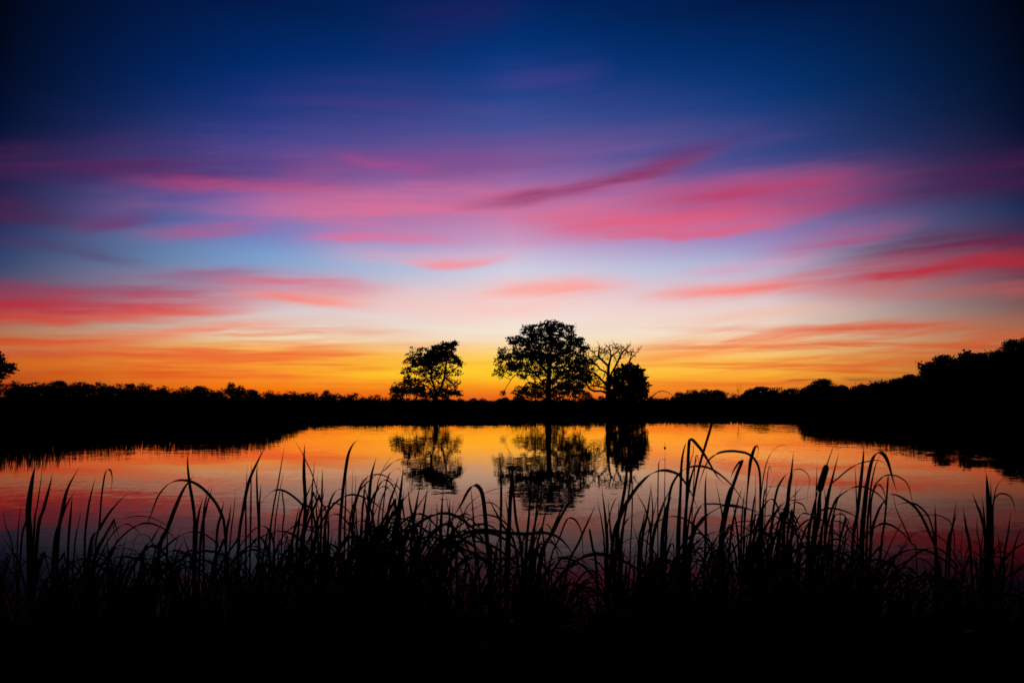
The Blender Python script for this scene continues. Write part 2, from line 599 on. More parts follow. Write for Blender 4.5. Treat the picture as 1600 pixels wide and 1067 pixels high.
def wood_mesh(nodes, parents, tip, expo, rmin_base=None, sides=5, cap=None):
    n = len(nodes)
    rad = [0.0] * n
    kids = [[] for _ in range(n)]
    for i, p in enumerate(parents):
        if p >= 0:
            kids[p].append(i)
    order, stack = [], [i for i, p in enumerate(parents) if p < 0]
    while stack:
        i = stack.pop()
        order.append(i)
        stack += kids[i]
    for i in reversed(order):
        if not kids[i]:
            rad[i] = tip
        else:
            rad[i] = sum(rad[k] ** expo for k in kids[i]) ** (1 / expo)
            if cap:
                rad[i] = min(rad[i], cap)
    V, Fc = [], []

    def ring(p, d, r):
        d = d.normalized() if d.length > 1e-6 else Vector((0, 0, 1))
        a = d.orthogonal().normalized()
        c = d.cross(a)
        b = len(V)
        for k in range(sides):
            t = 2 * math.pi * k / sides
            V.append(p + a * (math.cos(t) * r) + c * (math.sin(t) * r))
        return b
    for i in order:
        if parents[i] >= 0:
            p = parents[i]
            d = nodes[i] - nodes[p]
            r0 = min(rad[p], rad[i] * 1.35)
            d0 = nodes[p] - nodes[parents[p]] if parents[p] >= 0 else d
            b0 = ring(nodes[p], (d + d0) if (d.normalized() + d0.normalized()).length > .3 else d, r0)
            b1 = ring(nodes[i], d, rad[i])
            # match the rings by nearest start
            best = min(range(sides), key=lambda k: (V[b0] - nodes[p] - (V[b1 + k] - nodes[i])).length)
            for k in range(sides):
                Fc.append((b0 + k, b0 + (k + 1) % sides, b1 + (k + 1 + best) % sides, b1 + (k + best) % sides))
            if not kids[i]:
                Fc.append(tuple(b1 + k for k in range(sides)))
    return V, Fc, rad, kids


def leaves_mesh(points, n, spread, size, flat=.6):
    V, Fc = [], []
    for p, k in points:
        for _ in range(max(1, int(n * k))):
            q = p + Vector((rng.gauss(0, spread), rng.gauss(0, spread), rng.gauss(0, spread * flat)))
            a = Vector((rng.gauss(0, 1), rng.gauss(0, 1), rng.gauss(0, .7))).normalized()
            b = a.orthogonal().normalized()
            b.rotate(__import__('mathutils').Quaternion(a, rng.uniform(0, 6.28)))
            s = size * rng.uniform(.6, 1.35)
            i = len(V)
            V += [q - a * s * .5, q + b * s * .3, q + a * s * .5, q - b * s * .3 + a * s * .1]
            Fc.append((i, i + 1, i + 2, i + 3))
    return V, Fc


def chain(nodes, parents, pts, start=None):
    """seed a limb through pts; returns index of the last node"""
    prev = start
    for p in pts:
        if prev is not None:
            a = nodes[prev]
            n = max(1, int((p - a).length / .5))
            for k in range(1, n):
                q = a.lerp(p, k / n) + Vector((rng.gauss(0, .05), rng.gauss(0, .05), rng.gauss(0, .05)))
                nodes.append(q)
                parents.append(prev)
                prev = len(nodes) - 1
        nodes.append(p)
        parents.append(-1 if prev is None else prev)
        prev = len(nodes) - 1
    return prev


def nearest(nodes, p):
    return min(range(len(nodes)), key=lambda i: (nodes[i] - p).length)


def traced_tree(name, label, D, base, limbs, blobs, leaf_n, leaf_s, spread, m_leaf, tip=.018, expo=2.25, cap=.8, per_m2=2.2, dk=.55, group=None, depth=.75, step=.42, twigs=0):
    """a tree at distance D: limbs and leaf masses as (x, y) in the photograph, spread in depth round the trunk"""
    bx, by = base
    x0 = (bx - CX) * D / F
    gzz = gz(x0, D)
    root = thing(name, label, 'tree', (x0, D, gzz), group)
    loc = Vector((x0, D, gzz))
    px = D / F

    def pt(x, y, dd=0.0):
        return at(x, y, D) - loc + Vector((0, dd, 0))
    nodes, parents = [], []
    for li, pts in enumerate(limbs):
        if li == 0:
            chain(nodes, parents, [Vector((0, 0, -.3))] + [pt(x, y, 0) for x, y in pts])
        else:
            q = [pt(x, y, 0) for x, y in pts]
            s = nearest(nodes, q[0])
            slope = rng.uniform(-.55, .55)
            Lc = 0
            qq = []
            for k in range(1, len(q)):
                Lc += (q[k] - q[k - 1]).length
                qq.append(q[k] + Vector((0, nodes[s].y + slope * Lc, 0)))
            chain(nodes, parents, qq, s)
    att, lp = [], []
    for bxx, byy, rx, ry, dens in blobs:
        c = pt(bxx, byy)
        hw = rx * px
        hh = ry * px
        hd = max(hw, hh) * depth
        off = rng.uniform(-1, 1) * 2.4 * depth
        n = max(4, int(per_m2 * 3.14 * hw * hh * (.5 + .5 * min(dens, 1.5))))
        for _ in range(n):
            while True:
                u = Vector((rng.uniform(-1, 1), rng.uniform(-1, 1), rng.uniform(-1, 1)))
                if u.length < 1:
                    break
            p = c + Vector((u.x * hw, u.y * hd + off, u.z * hh))
            att.append(p)
            if dens > 0 and rng.random() < .45 + dens * .55:
                lp.append((p, (dens * .8 + .25) * rng.uniform(.4, 1.4)))
    nodes, parents = colonize(nodes, parents, att, step, 5.0, dk, 80)
    if twigs:
        n0 = len(nodes)
        hasv = set(parents)
        for i in range(1, n0):
            if nodes[i].z < 3.5:
                continue
            d = nodes[i] - nodes[parents[i]]
            for _ in range(twigs + 2 if i not in hasv else (1 if rng.random() < .6 else 0)):
                v = (d.normalized() + Vector((rng.gauss(0, .6), rng.gauss(0, .5), rng.gauss(.25, .45)))).normalized()
                k = i
                for _ in range(rng.choice((2, 3, 4))):
                    nodes.append(nodes[k] + v * rng.uniform(.25, .42))
                    parents.append(k)
                    k = len(nodes) - 1
                    v = (v + Vector((rng.gauss(0, .18), rng.gauss(0, .18), rng.gauss(.05, .18)))).normalized()
    V, Fc, rad, kids = wood_mesh(nodes, parents, tip, expo, cap=cap)
    mesh_obj('trunk', V, Fc, M_BARK, root, True)
    if leaf_n:
        V, Fc = leaves_mesh(lp, leaf_n, spread, leaf_s)
        mesh_obj('crown', V, Fc, m_leaf, root)
    return root


DT = 125.0
# the big oak
traced_tree('oak_tree', 'tall broad-crowned oak with a thick trunk, tallest tree on the far shore', DT, (857, 648),
    [[(857, 640), (857, 625), (857, 605), (858, 585), (860, 560), (862, 540), (861, 520)],
     [(856, 606), (843, 592), (834, 580), (815, 573), (797, 577), (780, 588)],
     [(858, 586), (846, 571), (836, 560), (826, 545), (820, 533)],
     [(852, 616), (836, 600), (826, 597), (814, 609)],
     [(858, 600), (875, 585), (892, 576), (908, 570)],
     [(860, 562), (876, 549), (892, 538)],
     [(859, 572), (850, 556), (839, 530)],
     [(858, 612), (876, 603), (892, 608), (903, 616)],
     [(834, 581), (812, 580), (798, 594), (790, 608), (787, 616)],
     [(836, 560), (815, 556), (795, 552)],
     [(862, 545), (872, 530), (878, 515)]],
    [(862, 509, 24, 9, 1.3), (832, 516, 18, 10, 1.3), (884, 520, 18, 12, 1.25), (850, 524, 28, 12, 1.1), (807, 533, 17, 9, 1.4),
     (900, 534, 16, 10, 1.2), (872, 540, 28, 9, 1.0), (914, 545, 11, 6, 1.3), (830, 538, 18, 8, .9), (788, 553, 17, 8, .75),
     (816, 556, 20, 7, .7), (846, 558, 20, 8, .7), (880, 558, 24, 9, .6), (905, 562, 18, 9, .6), (779, 585, 12, 9, .45),
     (803, 573, 20, 6, .45), (815, 588, 11, 5, .7), (846, 578, 14, 10, .45), (888, 582, 20, 9, .95), (911, 590, 16, 9, .9),
     (826, 606, 18, 8, .8), (836, 617, 17, 6, .9), (880, 606, 18, 10, .7), (905, 609, 16, 9, .75), (868, 624, 16, 5, .8),
     (830, 560, 46, 17, .9), (880, 563, 44, 17, .9), (812, 579, 40, 10, .7), (850, 590, 32, 18, .7), (893, 592, 30, 20, .9), (845, 612, 46, 10, .9), (885, 612, 34, 12, .9), (855, 545, 56, 18, .9), (793, 566, 24, 17, .8), (912, 576, 16, 24, .9),
     (850, 630, 66, 7, .35), (862, 627, 24, 8, .8), (813, 614, 9, 5, .9), (786, 614, 4, 4, .5), (900, 622, 14, 4, .6)],
    23, .36, .27, M_LEAF, tip=.03, expo=2.12, cap=.72, per_m2=4.6)
# the smaller oak to its left
traced_tree('oak_tree', 'smaller leafy oak with a lopsided crown standing alone on the far shore', DT - 4, (681, 648),
    [[(681, 640), (681, 625), (680, 610), (676, 597), (673, 585), (674, 568)],
     [(681, 622), (690, 605), (695, 590), (697, 575), (700, 555)],
     [(681, 618), (665, 603), (650, 595), (635, 590)],
     [(677, 605), (660, 583), (648, 570)],
     [(681, 622), (660, 612), (640, 612)],
     [(683, 622), (700, 614), (715, 615)],
     [(674, 588), (655, 565), (645, 552)],
     [(695, 592), (708, 580), (716, 572)]],
    [(705, 539, 14, 6, 1.5), (688, 545, 14, 8, 1.6), (673, 553, 10, 8, 1.6), (647, 550, 11, 7, .55), (657, 547, 8, 4, .9),
     (648, 566, 18, 7, 1.6), (670, 565, 14, 9, 1.5), (690, 558, 14, 9, 1.4), (708, 562, 13, 7, 1.5), (714, 568, 8, 5, 1.3),
     (636, 580, 10, 7, .8), (655, 582, 16, 7, .5), (680, 578, 14, 8, .6), (703, 580, 14, 7, .55), (716, 585, 5, 5, .6),
     (632, 590, 8, 6, .8), (648, 598, 12, 6, .9), (632, 609, 15, 8, 1.5), (650, 607, 14, 6, .9), (665, 600, 12, 7, .7),
     (670, 630, 50, 8, .4), (681, 626, 22, 8, .9), (658, 583, 34, 16, .6), (690, 580, 30, 20, .55), (642, 604, 24, 13, .9), (695, 604, 26, 14, .55), (678, 613, 44, 8, .9), (672, 563, 34, 11, 1.0), (692, 551, 26, 10, 1.2), (624, 612, 14, 9, 1.0),
     (700, 600, 14, 7, .55), (708, 612, 15, 5, 1.1), (715, 616, 8, 4, 1.0), (690, 616, 12, 6, .9), (622, 618, 7, 4, 1.2), (660, 618, 16, 4, .9)],
    21, .36, .27, M_LEAF, tip=.03, expo=2.12, cap=.62, per_m2=4.6)
# the dead tree
traced_tree('bare_tree', 'bare leafless tree with forked twigs between the tall oak and the dark evergreen', DT + 3, (950, 648),
    [[(950, 640), (950, 628), (951, 605), (951, 590), (951, 572), (955, 557), (954, 547), (947, 539)],
     [(951, 574), (942, 564), (935, 556), (936, 546)],
     [(955, 557), (963, 551), (968, 545)],
     [(951, 590), (958, 578), (964, 565), (970, 552), (978, 543)],
     [(951, 590), (947, 582), (936, 577), (931, 571), (920, 563)],
     [(951, 606), (945, 600), (936, 590), (929, 584), (917, 579)],
     [(951, 610), (943, 605), (930, 603), (919, 604)],
     [(950, 615), (940, 611), (931, 611), (922, 608)],
     [(951, 600), (970, 585), (983, 565), (997, 548)],
     [(983, 566), (986, 556), (987, 551)]],
    [(953, 544, 14, 8, 0), (938, 547, 7, 9, 0), (972, 548, 12, 8, 0), (962, 560, 12, 8, 0), (925, 565, 12, 10, 0), (990, 552, 8, 6, 0),
     (925, 585, 14, 8, 0), (925, 603, 14, 7, 0), (945, 556, 10, 6, 0), (916, 590, 14, 14, 0), (930, 556, 12, 10, 0), (935, 595, 14, 12, 0), (967, 575, 10, 6, 0)],
    0, .1, .1, M_LEAF, tip=.034, expo=2.45, cap=.42, per_m2=5, dk=.35, depth=.45, step=.35, twigs=3)


def dense_bush(name, label, D, base, blobs, n_m2, size, m, cat='tree', group=None, trunk_top=None, tufts=()):
    bx, by = base
    x0 = (bx - CX) * D / F
    loc = Vector((x0, D, gz(x0, D)))
    root = thing(name, label, cat, loc, group)
    px = D / F
    nodes, parents = [], []
    chain(nodes, parents, [Vector((0, 0, -.2)), at(bx, trunk_top, D) - loc])
    pts, att = [], []
    for x, y, rx, ry in blobs:
        c = at(x, y, D) - loc
        hw, hh = rx * px, ry * px
        for _ in range(int(n_m2 * 3.14 * hw * hh)):
            u = Vector((rng.gauss(0, 1), rng.gauss(0, 1), rng.gauss(0, 1))).normalized() * rng.uniform(.35, 1.0) ** .5
            p = c + Vector((u.x * hw, u.y * max(hw, hh) * .8, u.z * hh))
            if p.z < .05:
                p.z = rng.uniform(.05, .5)
            pts.append((p, 1))
            if rng.random() < .04:
                att.append(p)
    colonize(nodes, parents, att, .5, 6, .7, 30)
    V, Fc, _, _ = wood_mesh(nodes, parents, .02, 2.3, cap=.35)
    mesh_obj('trunk', V, Fc, M_BARK, root, True)
    V, Fc = leaves_mesh(pts, 3, .16, size)
    for x0_, y0_, x1_, y1_, wd in tufts:                 # pointed sprays that stick out of the outline
        for _ in range(60):
            t = rng.random()
            c = at(x0_ + (x1_ - x0_) * t, y0_ + (y1_ - y0_) * t, D) - loc
            s = wd * px * (1.05 - t)
            q = c + Vector((rng.gauss(0, s), rng.gauss(0, s), rng.gauss(0, s)))
            a = Vector((x1_ - x0_, rng.gauss(0, 6), y0_ - y1_)).normalized()
            b = a.orthogonal().normalized()
            i = len(V)
            V += [q - a * .25, q + b * .09, q + a * .25, q - b * .09]
            Fc.append((i, i + 1, i + 2, i + 3))
    mesh_obj('crown', V, Fc, m, root)
    return root


dense_bush('evergreen_tree', 'dense black evergreen tree with ragged pointed sprays right of the bare tree', DT - 7, (982, 648),
    [(985, 577, 15, 9), (958, 606, 12, 20), (972, 584, 14, 10), (993, 585, 14, 11), (980, 598, 25, 16), (988, 612, 25, 14), (970, 618, 23, 15), (990, 628, 23, 12),
     (966, 632, 20, 12), (985, 640, 24, 8), (1000, 600, 12, 12)],
    34, .5, M_DARKLEAF, trunk_top=600,
    tufts=[(998, 580, 1008, 577, 3), (1000, 590, 1014, 589, 3), (1002, 597, 1012, 598, 3), (1002, 606, 1019, 602, 3), (1002, 612, 1013, 612, 3),
           (1000, 618, 1012, 622, 3), (985, 572, 984, 566, 3), (975, 574, 972, 569, 3), (994, 574, 997, 570, 3), (963, 580, 958, 578, 2.5)])

# ---- broad-leaved trees of the horizon: six shapes, copied along the skyline
PROTO = []


def proto_tree(seed, blobs, h):
    """unit tree: height 10 m, its crown from blobs (x, y, z, r, rz)"""
    st = rng.getstate()
    rng.seed(seed)
    root = thing('horizon_tree', 'tree', 'tree', (0, 0, 0))
    nodes, parents = [], []
    chain(nodes, parents, [Vector((0, 0, -.4)), Vector((.1, 0, 2.0)), Vector((-.1, .1, 4.5))])
    att, pts = [], []
    for x, y, z, r, rz in blobs:
        for _ in range(int(55 * r * r)):
            u = Vector((rng.gauss(0, 1), rng.gauss(0, 1), rng.gauss(0, 1))).normalized() * rng.uniform(.5, 1.03)
            p = Vector((x + u.x * r, y + u.y * r, max(z + u.z * rz, .3)))
            pts.append((p, 1))
            if rng.random() < .08:
                att.append(p)
    colonize(nodes, parents, att, .6, 6, .8, 30)
    V, Fc, _, _ = wood_mesh(nodes, parents, .03, 2.3, sides=4, cap=.4)
    mesh_obj('trunk', V, Fc, M_BARK, root, True)
    V, Fc = leaves_mesh(pts, 5, .26, .42)
    mesh_obj('crown', V, Fc, M_FAR, root)
    rng.setstate(st)
    return root


SHAPES = [
    [(0, 0, 7, 3.2, 3), (-2.4, .5, 5.2, 2.4, 2.2), (2.5, -.4, 5.4, 2.4, 2.3), (0, .5, 4, 3.4, 2.6), (.8, 0, 8.6, 1.7, 1.4), (0, 0, 2, 3, 1.8)],
    [(-1, 0, 7.6, 2.2, 2.2), (1.7, .4, 6.6, 2.4, 2.2), (-2.8, 0, 5.4, 1.9, 1.8), (3.4, 0, 5, 1.8, 1.6), (0, 0, 4.4, 3.2, 2.6), (0, 0, 2, 3.2, 1.9)],
    [(0, 0, 5.4, 4.2, 3.2), (-3, 0, 4.2, 2.4, 2), (3.2, .4, 4.4, 2.6, 2.3), (-1, 0, 8.0, 1.9, 1.8), (1.6, 0, 7.6, 1.9, 1.7), (0, 0, 2, 4, 1.9)],
    [(0, 0, 6.8, 2.4, 3), (.4, 0, 8.8, 1.3, 1.2), (-1.6, .2, 4.6, 2.2, 2.3), (1.7, 0, 4.8, 2.1, 2.2), (0, 0, 2.2, 2.6, 2.1)],
    [(-2.6, 0, 6.6, 2.4, 2.0), (2.2, .3, 7.8, 2.3, 2.0), (0, 0, 5.4, 3.2, 2.4), (4.2, 0, 6.2, 1.5, 1.2), (0, 0, 2.4, 3.6, 2.2), (-4, 0, 4.4, 1.6, 1.5)],
    [(-4, 0, 3.8, 2.6, 2.7), (-1, .3, 5.6, 2.8, 3), (2.4, 0, 4.8, 2.9, 3), (4.8, 0, 3.2, 2.2, 2.6), (0, 0, 8.2, 1.8, 1.6), (1, 0, 2, 5, 1.9)],
]
for i, s in enumerate(SHAPES):
    PROTO.append(proto_tree(100 + i, s, 10))
PW = [7.4, 9.2, 11.6, 5.6, 10.6, 13.4]
used = [False] * 6


def horizon_tree(x, ytop, wpx, D, kind, label, group):
    X = (x - CX) * D / F
    z0 = gz(X, D)
    ht = H - (ytop - HY) * D / F - z0
    sw = wpx * D / F / PW[kind]
    sz = ht / 9.9
    rz = rng.choice((-.25, .2, .1, 3.0, 3.3))
    if not used[kind]:
        used[kind] = True
        r = PROTO[kind]
        r.location = (X, D, z0)
        r.scale = (sw, max(sw, .5), sz)
        r.rotation_euler = (0, 0, rz)
        r['label'] = label
        r['group'] = group
        return r
    return copy_tree(PROTO[kind], (X, D, z0), (sw, max(sw, .5), sz), rz, label, group)


GL, GC, GR, GW = 'trees of the left horizon', 'bushes behind the oaks', 'trees of the right horizon', 'trees of the wooded rise on the right'
LL = 'low round tree in the even dark treeline of the left horizon'
for x, y, wd, D, k, lb in [
    (30, 598, 44, 560, 2, LL), (62, 597, 38, 540, 1, LL), (90, 595, 34, 560, 0, 'slightly higher round tree topping the treeline right of the cut-off tree at left edge'),
    (120, 597, 36, 540, 2, LL), (150, 597, 36, 560, 4, LL), (180, 601, 34, 540, 2, LL), (204, 599, 20, 545, 3, 'narrow pointed tree poking above the left treeline'),
    (226, 602, 34, 560, 1, LL), (252, 603, 34, 540, 2, LL), (280, 606, 32, 560, 4, LL),
    (313, 603, 30, 500, 0, 'rounded bush-like tree rising just left of the small flat-topped tree on the left horizon'),
    (340, 608, 26, 540, 2, LL), (368, 597, 30, 480, 4, 'small flat-topped tree standing clear of the left horizon'),
    (395, 608, 26, 500, 2, 'low domed tree close beside the small flat-topped tree, on its right'), (425, 611, 34, 540, 1, LL), (452, 612, 34, 560, 2, LL), (478, 613, 30, 540, 4, LL),
    (510, 609, 38, 500, 5, 'wide low clump-shaped tree between the left treeline and the smaller oak'),
    (540, 616, 34, 560, 2, LL), (566, 619, 34, 560, 1, LL), (592, 620, 34, 540, 4, LL)]:
    horizon_tree(x, y + (3.2 if lb is LL else 0), wd * (rng.uniform(.8, 1.6) if lb is LL else 1), D, k, lb, GL)
LC = 'low dark bush on the horizon between and behind the two oaks'
for x, y, wd, D, k, lb in [
    (620, 621, 34, 560, 2, LC), (655, 622, 40, 560, 4, LC), (700, 623, 40, 560, 2, LC), (739, 622, 16, 420, 0, 'tiny rounded bush on the horizon midway between the two oaks'),
    (762, 626, 34, 560, 1, LC), (787, 621, 22, 330, 0, 'round bush under the drooping left branch of the tall oak'), (812, 617, 34, 300, 2, 'wider dark bush beside the left foot of the tall oak trunk'),
    (845, 624, 40, 560, 4, LC), (885, 624, 40, 560, 2, LC), (918, 611, 34, 260, 5, 'bushy thicket at the foot of the bare tree on its left'), (942, 618, 24, 260, 1, 'small thicket directly behind the bare trunk')]:
    horizon_tree(x, y, wd, D, k, lb, GC)
LR = 'low dark tree in the even treeline of the right horizon'
for x, y, wd, D, k, lb in [
    (1030, 622, 44, 520, 2, LR), (1065, 612, 34, 420, 1, 'low rounded tree first right of the evergreen, at left end of the right treeline'),
    (1095, 607, 36, 420, 4, 'rounded tree with a wispy top on the right horizon left of the thin sapling'), (1122, 608, 36, 420, 2, 'broad domed tree just left of the thin sapling'),
    (1150, 621, 34, 520, 2, LR), (1187, 604, 44, 400, 3, 'peaked dark tree just right of the thin sapling'), (1172, 609, 30, 410, 0, 'low domed tree crowding the left side of the peaked tree'),
    (1208, 610, 30, 410, 1, LR), (1233, 607, 26, 420, 0, 'small domed tree right of the peaked tree and left of the prominent round one'), (1255, 610, 26, 420, 2, LR),
    (1283, 592, 46, 360, 0, 'prominent round-crowned tree rising above the right treeline'), (1312, 601, 30, 360, 1, 'lower tree leaning against the right side of the prominent round one'),
    (1335, 607, 30, 360, 2, LR), (1358, 602, 34, 345, 4, LR), (1380, 598, 34, 335, 2, LR),
    (1402, 591, 36, 325, 1, 'taller tree on the slope where the right treeline begins to climb'), (1424, 585, 36, 315, 0, 'pointed-topped tree at the foot of the wooded rise')]:
    horizon_tree(x, y, wd, D, k, lb, GR)
for x, y, wd, D, k, lb in [
    (1452, 572, 32, 305, 3, 'outermost left tree of the wooded rise, its crown edge dropping steeply'), (1478, 555, 54, 300, 0, 'big round tree at the left shoulder of the wooded rise'),
    (1508, 554, 50, 300, 1, 'middle tree of the wooded rise, right of the big round one'), (1536, 551, 50, 300, 4, 'tree of the wooded rise with a level top'),
    (1562, 545, 36, 300, 2, 'tree of the wooded rise below the highest crown'), (1586, 531, 48, 300, 0, 'highest tree of the wooded rise near the right edge of the picture'),
    (1612, 524, 54, 300, 1, 'tree of the wooded rise cut by the right edge of the picture'),
    (1440, 590, 40, 280, 2, 'low tree in front of the wooded rise at its left foot'), (1490, 588, 60, 270, 5, 'dark shrubby tree standing before the middle of the wooded rise'), (1560, 585, 70, 270, 2, 'wide dark tree standing before the right part of the wooded rise')]:
    horizon_tree(x, y, wd, D, k, lb, GW)
for k in range(6):
    if not used[k]:
        raise RuntimeError('unused prototype')
# the tree cut by the left edge of the picture
traced_tree('oak_tree', 'dark leafy tree cut off by the left edge of the picture', 250, (-26, 640),
    [[(-26, 632), (-26, 600), (-26, 570)], [(-26, 590), (-8, 575), (4, 568)], [(-26, 590), (-45, 575), (-58, 565)]],
    [(-14, 556, 16, 10, 1.5), (-2, 566, 12, 12, 1.5), (8, 576, 12, 9, 1.5), (-20, 575, 22, 14, 1.6), (2, 588, 12, 7, 1.4), (-35, 555, 20, 13, 1.5), (-45, 575, 20, 14, 1.5), (-25, 592, 22, 8, 1.4), (-26, 610, 18, 14, 1.4)],
    16, .7, .5, M_FAR, per_m2=1.6, dk=1.0, depth=.8)
# thin sapling sticking up between two horizon trees
traced_tree('sapling', 'thin wispy sapling poking above the right horizon between two rounded trees', 200, (1154, 640),
    [[(1154, 632), (1154, 620), (1153, 608), (1152, 598)], [(1154, 616), (1159, 607), (1161, 601)], [(1154, 614), (1150, 606)], [(1153, 610), (1157, 602)]],
    [(1153, 603, 5, 6, .25), (1158, 608, 4, 6, .25)], 2, .3, .15, M_FAR, tip=.025, cap=.12, per_m2=1.6)

# far woods: the solid dark mass beneath and behind the skyline trees
pts = []
for xa, xb, ya, D in [(-900, 0, 601, 640), (0, 160, 599, 640), (160, 240, 602, 640), (240, 320, 607, 640), (320, 400, 610, 640), (400, 480, 614, 640), (480, 560, 617, 640), (560, 640, 621, 640), (640, 960, 627, 700),
                      (960, 1060, 624, 640), (1060, 1140, 613, 560), (1140, 1165, 621, 560), (1165, 1260, 609, 560), (1260, 1360, 606, 470), (1360, 1400, 602, 380), (1400, 1440, 594, 370), (1440, 1500, 570, 350),
                      (1500, 1570, 553, 345), (1570, 1600, 543, 345), (1600, 2400, 536, 345)]:
    for _ in range(int((xb - xa) * 7)):
        x = rng.uniform(xa, xb)
        d = D + rng.uniform(-25, 25)
        X = (x - CX) * d / F
        top = H - (ya + 2.5 * math.sin(x * .19) + 1.5 * math.sin(x * .53) - HY) * d / F
        z0 = gz(X, d)
        pts.append((Vector((X, d, z0 + (top - z0) * (1 - rng.random() ** 1.1 * .98) if rng.random() < .7 else z0 + rng.uniform(0, 4))), 1))
V, Fc = leaves_mesh(pts, 12, 1.2, 1.3, .6)
o = mesh_obj('far_woods', V, Fc, M_FAR)
o['kind'] = 'stuff'; o['label'] = 'far-off dark woods reading as one mass along the horizon'; o['category'] = 'woods'


# ------------------------------------------------------------------ reeds of the near bank
def crom(P, n):
    out = []
    Q = [P[0] * 2 - P[1]] + P + [P[-1] * 2 - P[-2]]
    for i in range(1, len(Q) - 2):
        for k in range(n):
            t = k / n
            a, b, c, d = Q[i - 1], Q[i], Q[i + 1], Q[i + 2]
            out.append(.5 * ((2 * b) + (c - a) * t + (2 * a - 5 * b + 4 * c - d) * t * t + (3 * b - a - 3 * c + d) * t ** 3))
    out.append(P[-1])
    return out


def leaf_mesh(P, wfun, side, thick=.14):
    """closed blade of lens section along P; side = direction the blade is wide in"""
    V, Fc = [], []
    n = len(P)
    for i, p in enumerate(P):
        t = (P[min(i + 1, n - 1)] - P[max(i - 1, 0)]).normalized()
        s = side(i / (n - 1))
        s = s - t * s.dot(t)
        if s.length < 1e-4:
            s = t.orthogonal()
        s.normalize()
        u = t.cross(s)
        wd = wfun(i / (n - 1))
        V += [p - s * wd / 2, p - u * wd * thick * .4, p + s * wd / 2, p + u * wd * thick]
    for i in range(n - 1):
        a, b = i * 4, i * 4 + 4
        for k in range(4):
            Fc.append((a + k, a + (k + 1) % 4, b + (k + 1) % 4, b + k))
    Fc.append((3, 2, 1, 0))
    e = (n - 1) * 4
    Fc.append((e, e + 1, e + 2, e + 3))
    return V, Fc


def prof(t):
    """width along a reed leaf: narrow sheath, full blade, long pointed tip"""
    if t < .3:
        return .55 + .45 * (t / .3)
    if t < .62:
        return 1.0
    return max(.04, 1 - ((t - .62) / .38) ** 1.5)


def swollen(t):
    return .45 if t < .35 else .45 + .55 * math.sin(min(1, (t - .35) / .33) * math.pi) if t < .68 else max(.14, .45 - (t - .68) * 2)


def blunt(t):
    return .7 + .3 * min(t / .4, 1) if t < .97 else .75


REEDS = 'reeds of the near bank'


def reed(label, D, bx, leaves, head=None, m=M_REED):
    """leaves: (width px, [(x, y) from the lowest seen point to the tip]); the plant is rooted at bearing bx, distance D"""
    X = (bx - CX) * D / F
    z0 = gz(X, D)
    loc = Vector((X, D, z0 - .03))
    root = thing('reed_plant', label, 'reed', loc, REEDS)
    yb = HY + (H - z0) * F / D
    for lf in leaves:
        wpx, pts = lf[0], lf[1]
        kind = lf[2] if len(lf) > 2 else ''
        x0, y0 = pts[0]
        ext = [(bx + (x0 - bx) * .08, yb)]
        if yb - y0 > 130:
            u = .45
            dxy = (pts[1][0] - x0) / max(6, abs(pts[1][1] - y0))
            xm = (x0 - dxy * 60) * .5 + (x0 + (bx - x0) * .5) * .5
            ext.append((xm, y0 + (yb - y0) * u))
        full = ext + list(pts)
        n = len(full)
        lean = rng.uniform(-.22, .22)
        P = [at(x, y, D + lean * (i / (n - 1)) ** 1.5) - loc for i, (x, y) in enumerate(full)]
        P[0] = Vector(((bx - X / D * 0 - CX) * 0 + rng.uniform(-.02, .02), rng.uniform(-.02, .02), 0))
        P = crom(P, 5)
        wd = wpx * .72 * D / F
        yaw0, tw = rng.uniform(-.35, .35), rng.uniform(-.5, .5)

        def side(t, y0_=yaw0, tw_=tw):
            a = y0_ + tw_ * t
            return Vector((math.cos(a), math.sin(a), .55 if abs(a) < 9 else 0))
        V, Fc = leaf_mesh(P, lambda t: wd * (blunt(t) if kind == 'cut' else swollen(t) if kind == 'swollen' else prof(t)), side)
        mesh_obj('leaf' if kind != 'stem' else 'stem', V, Fc, m, root, False)
    if head:
        (xa, ya), (xb, yb_), wpx, (xt, yt) = head
        a, b, c = at(xa, ya, D) - loc, at(xb, yb_, D) - loc, at(xt, yt, D) - loc
        d = (b - a).normalized()
        s = d.orthogonal().normalized()
        q = d.cross(s)
        V, Fc = [], []
        r = wpx * D / F / 2
        ring = [(0, .25), (.03, .7), (.1, .95), (.5, 1.05), (.88, .92), (.97, .6), (1, .2)]
        for t, k in ring:
            p = a.lerp(b, t)
            for j in range(10):
                an = 2 * math.pi * j / 10
                rr = r * k * rng.uniform(.93, 1.07)
                V.append(p + s * (math.cos(an) * rr) + q * (math.sin(an) * rr))
        for i in range(len(ring) - 1):
            for j in range(10):
                Fc.append((i * 10 + j, i * 10 + (j + 1) % 10, i * 10 + 10 + (j + 1) % 10, i * 10 + 10 + j))
        Fc.append(tuple(range(9, -1, -1)))
        Fc.append(tuple(range(60, 70)))
        mesh_obj('seed_head', V, Fc, M_HEAD, root, True)
        V, Fc = leaf_mesh([b - d * .01, b.lerp(c, .5), c], lambda t: r * (.45 - .3 * t), lambda t: Vector((1, 0, 0)), .5)
        mesh_obj('spike', V, Fc, M_REEDDRY, root)
    return root


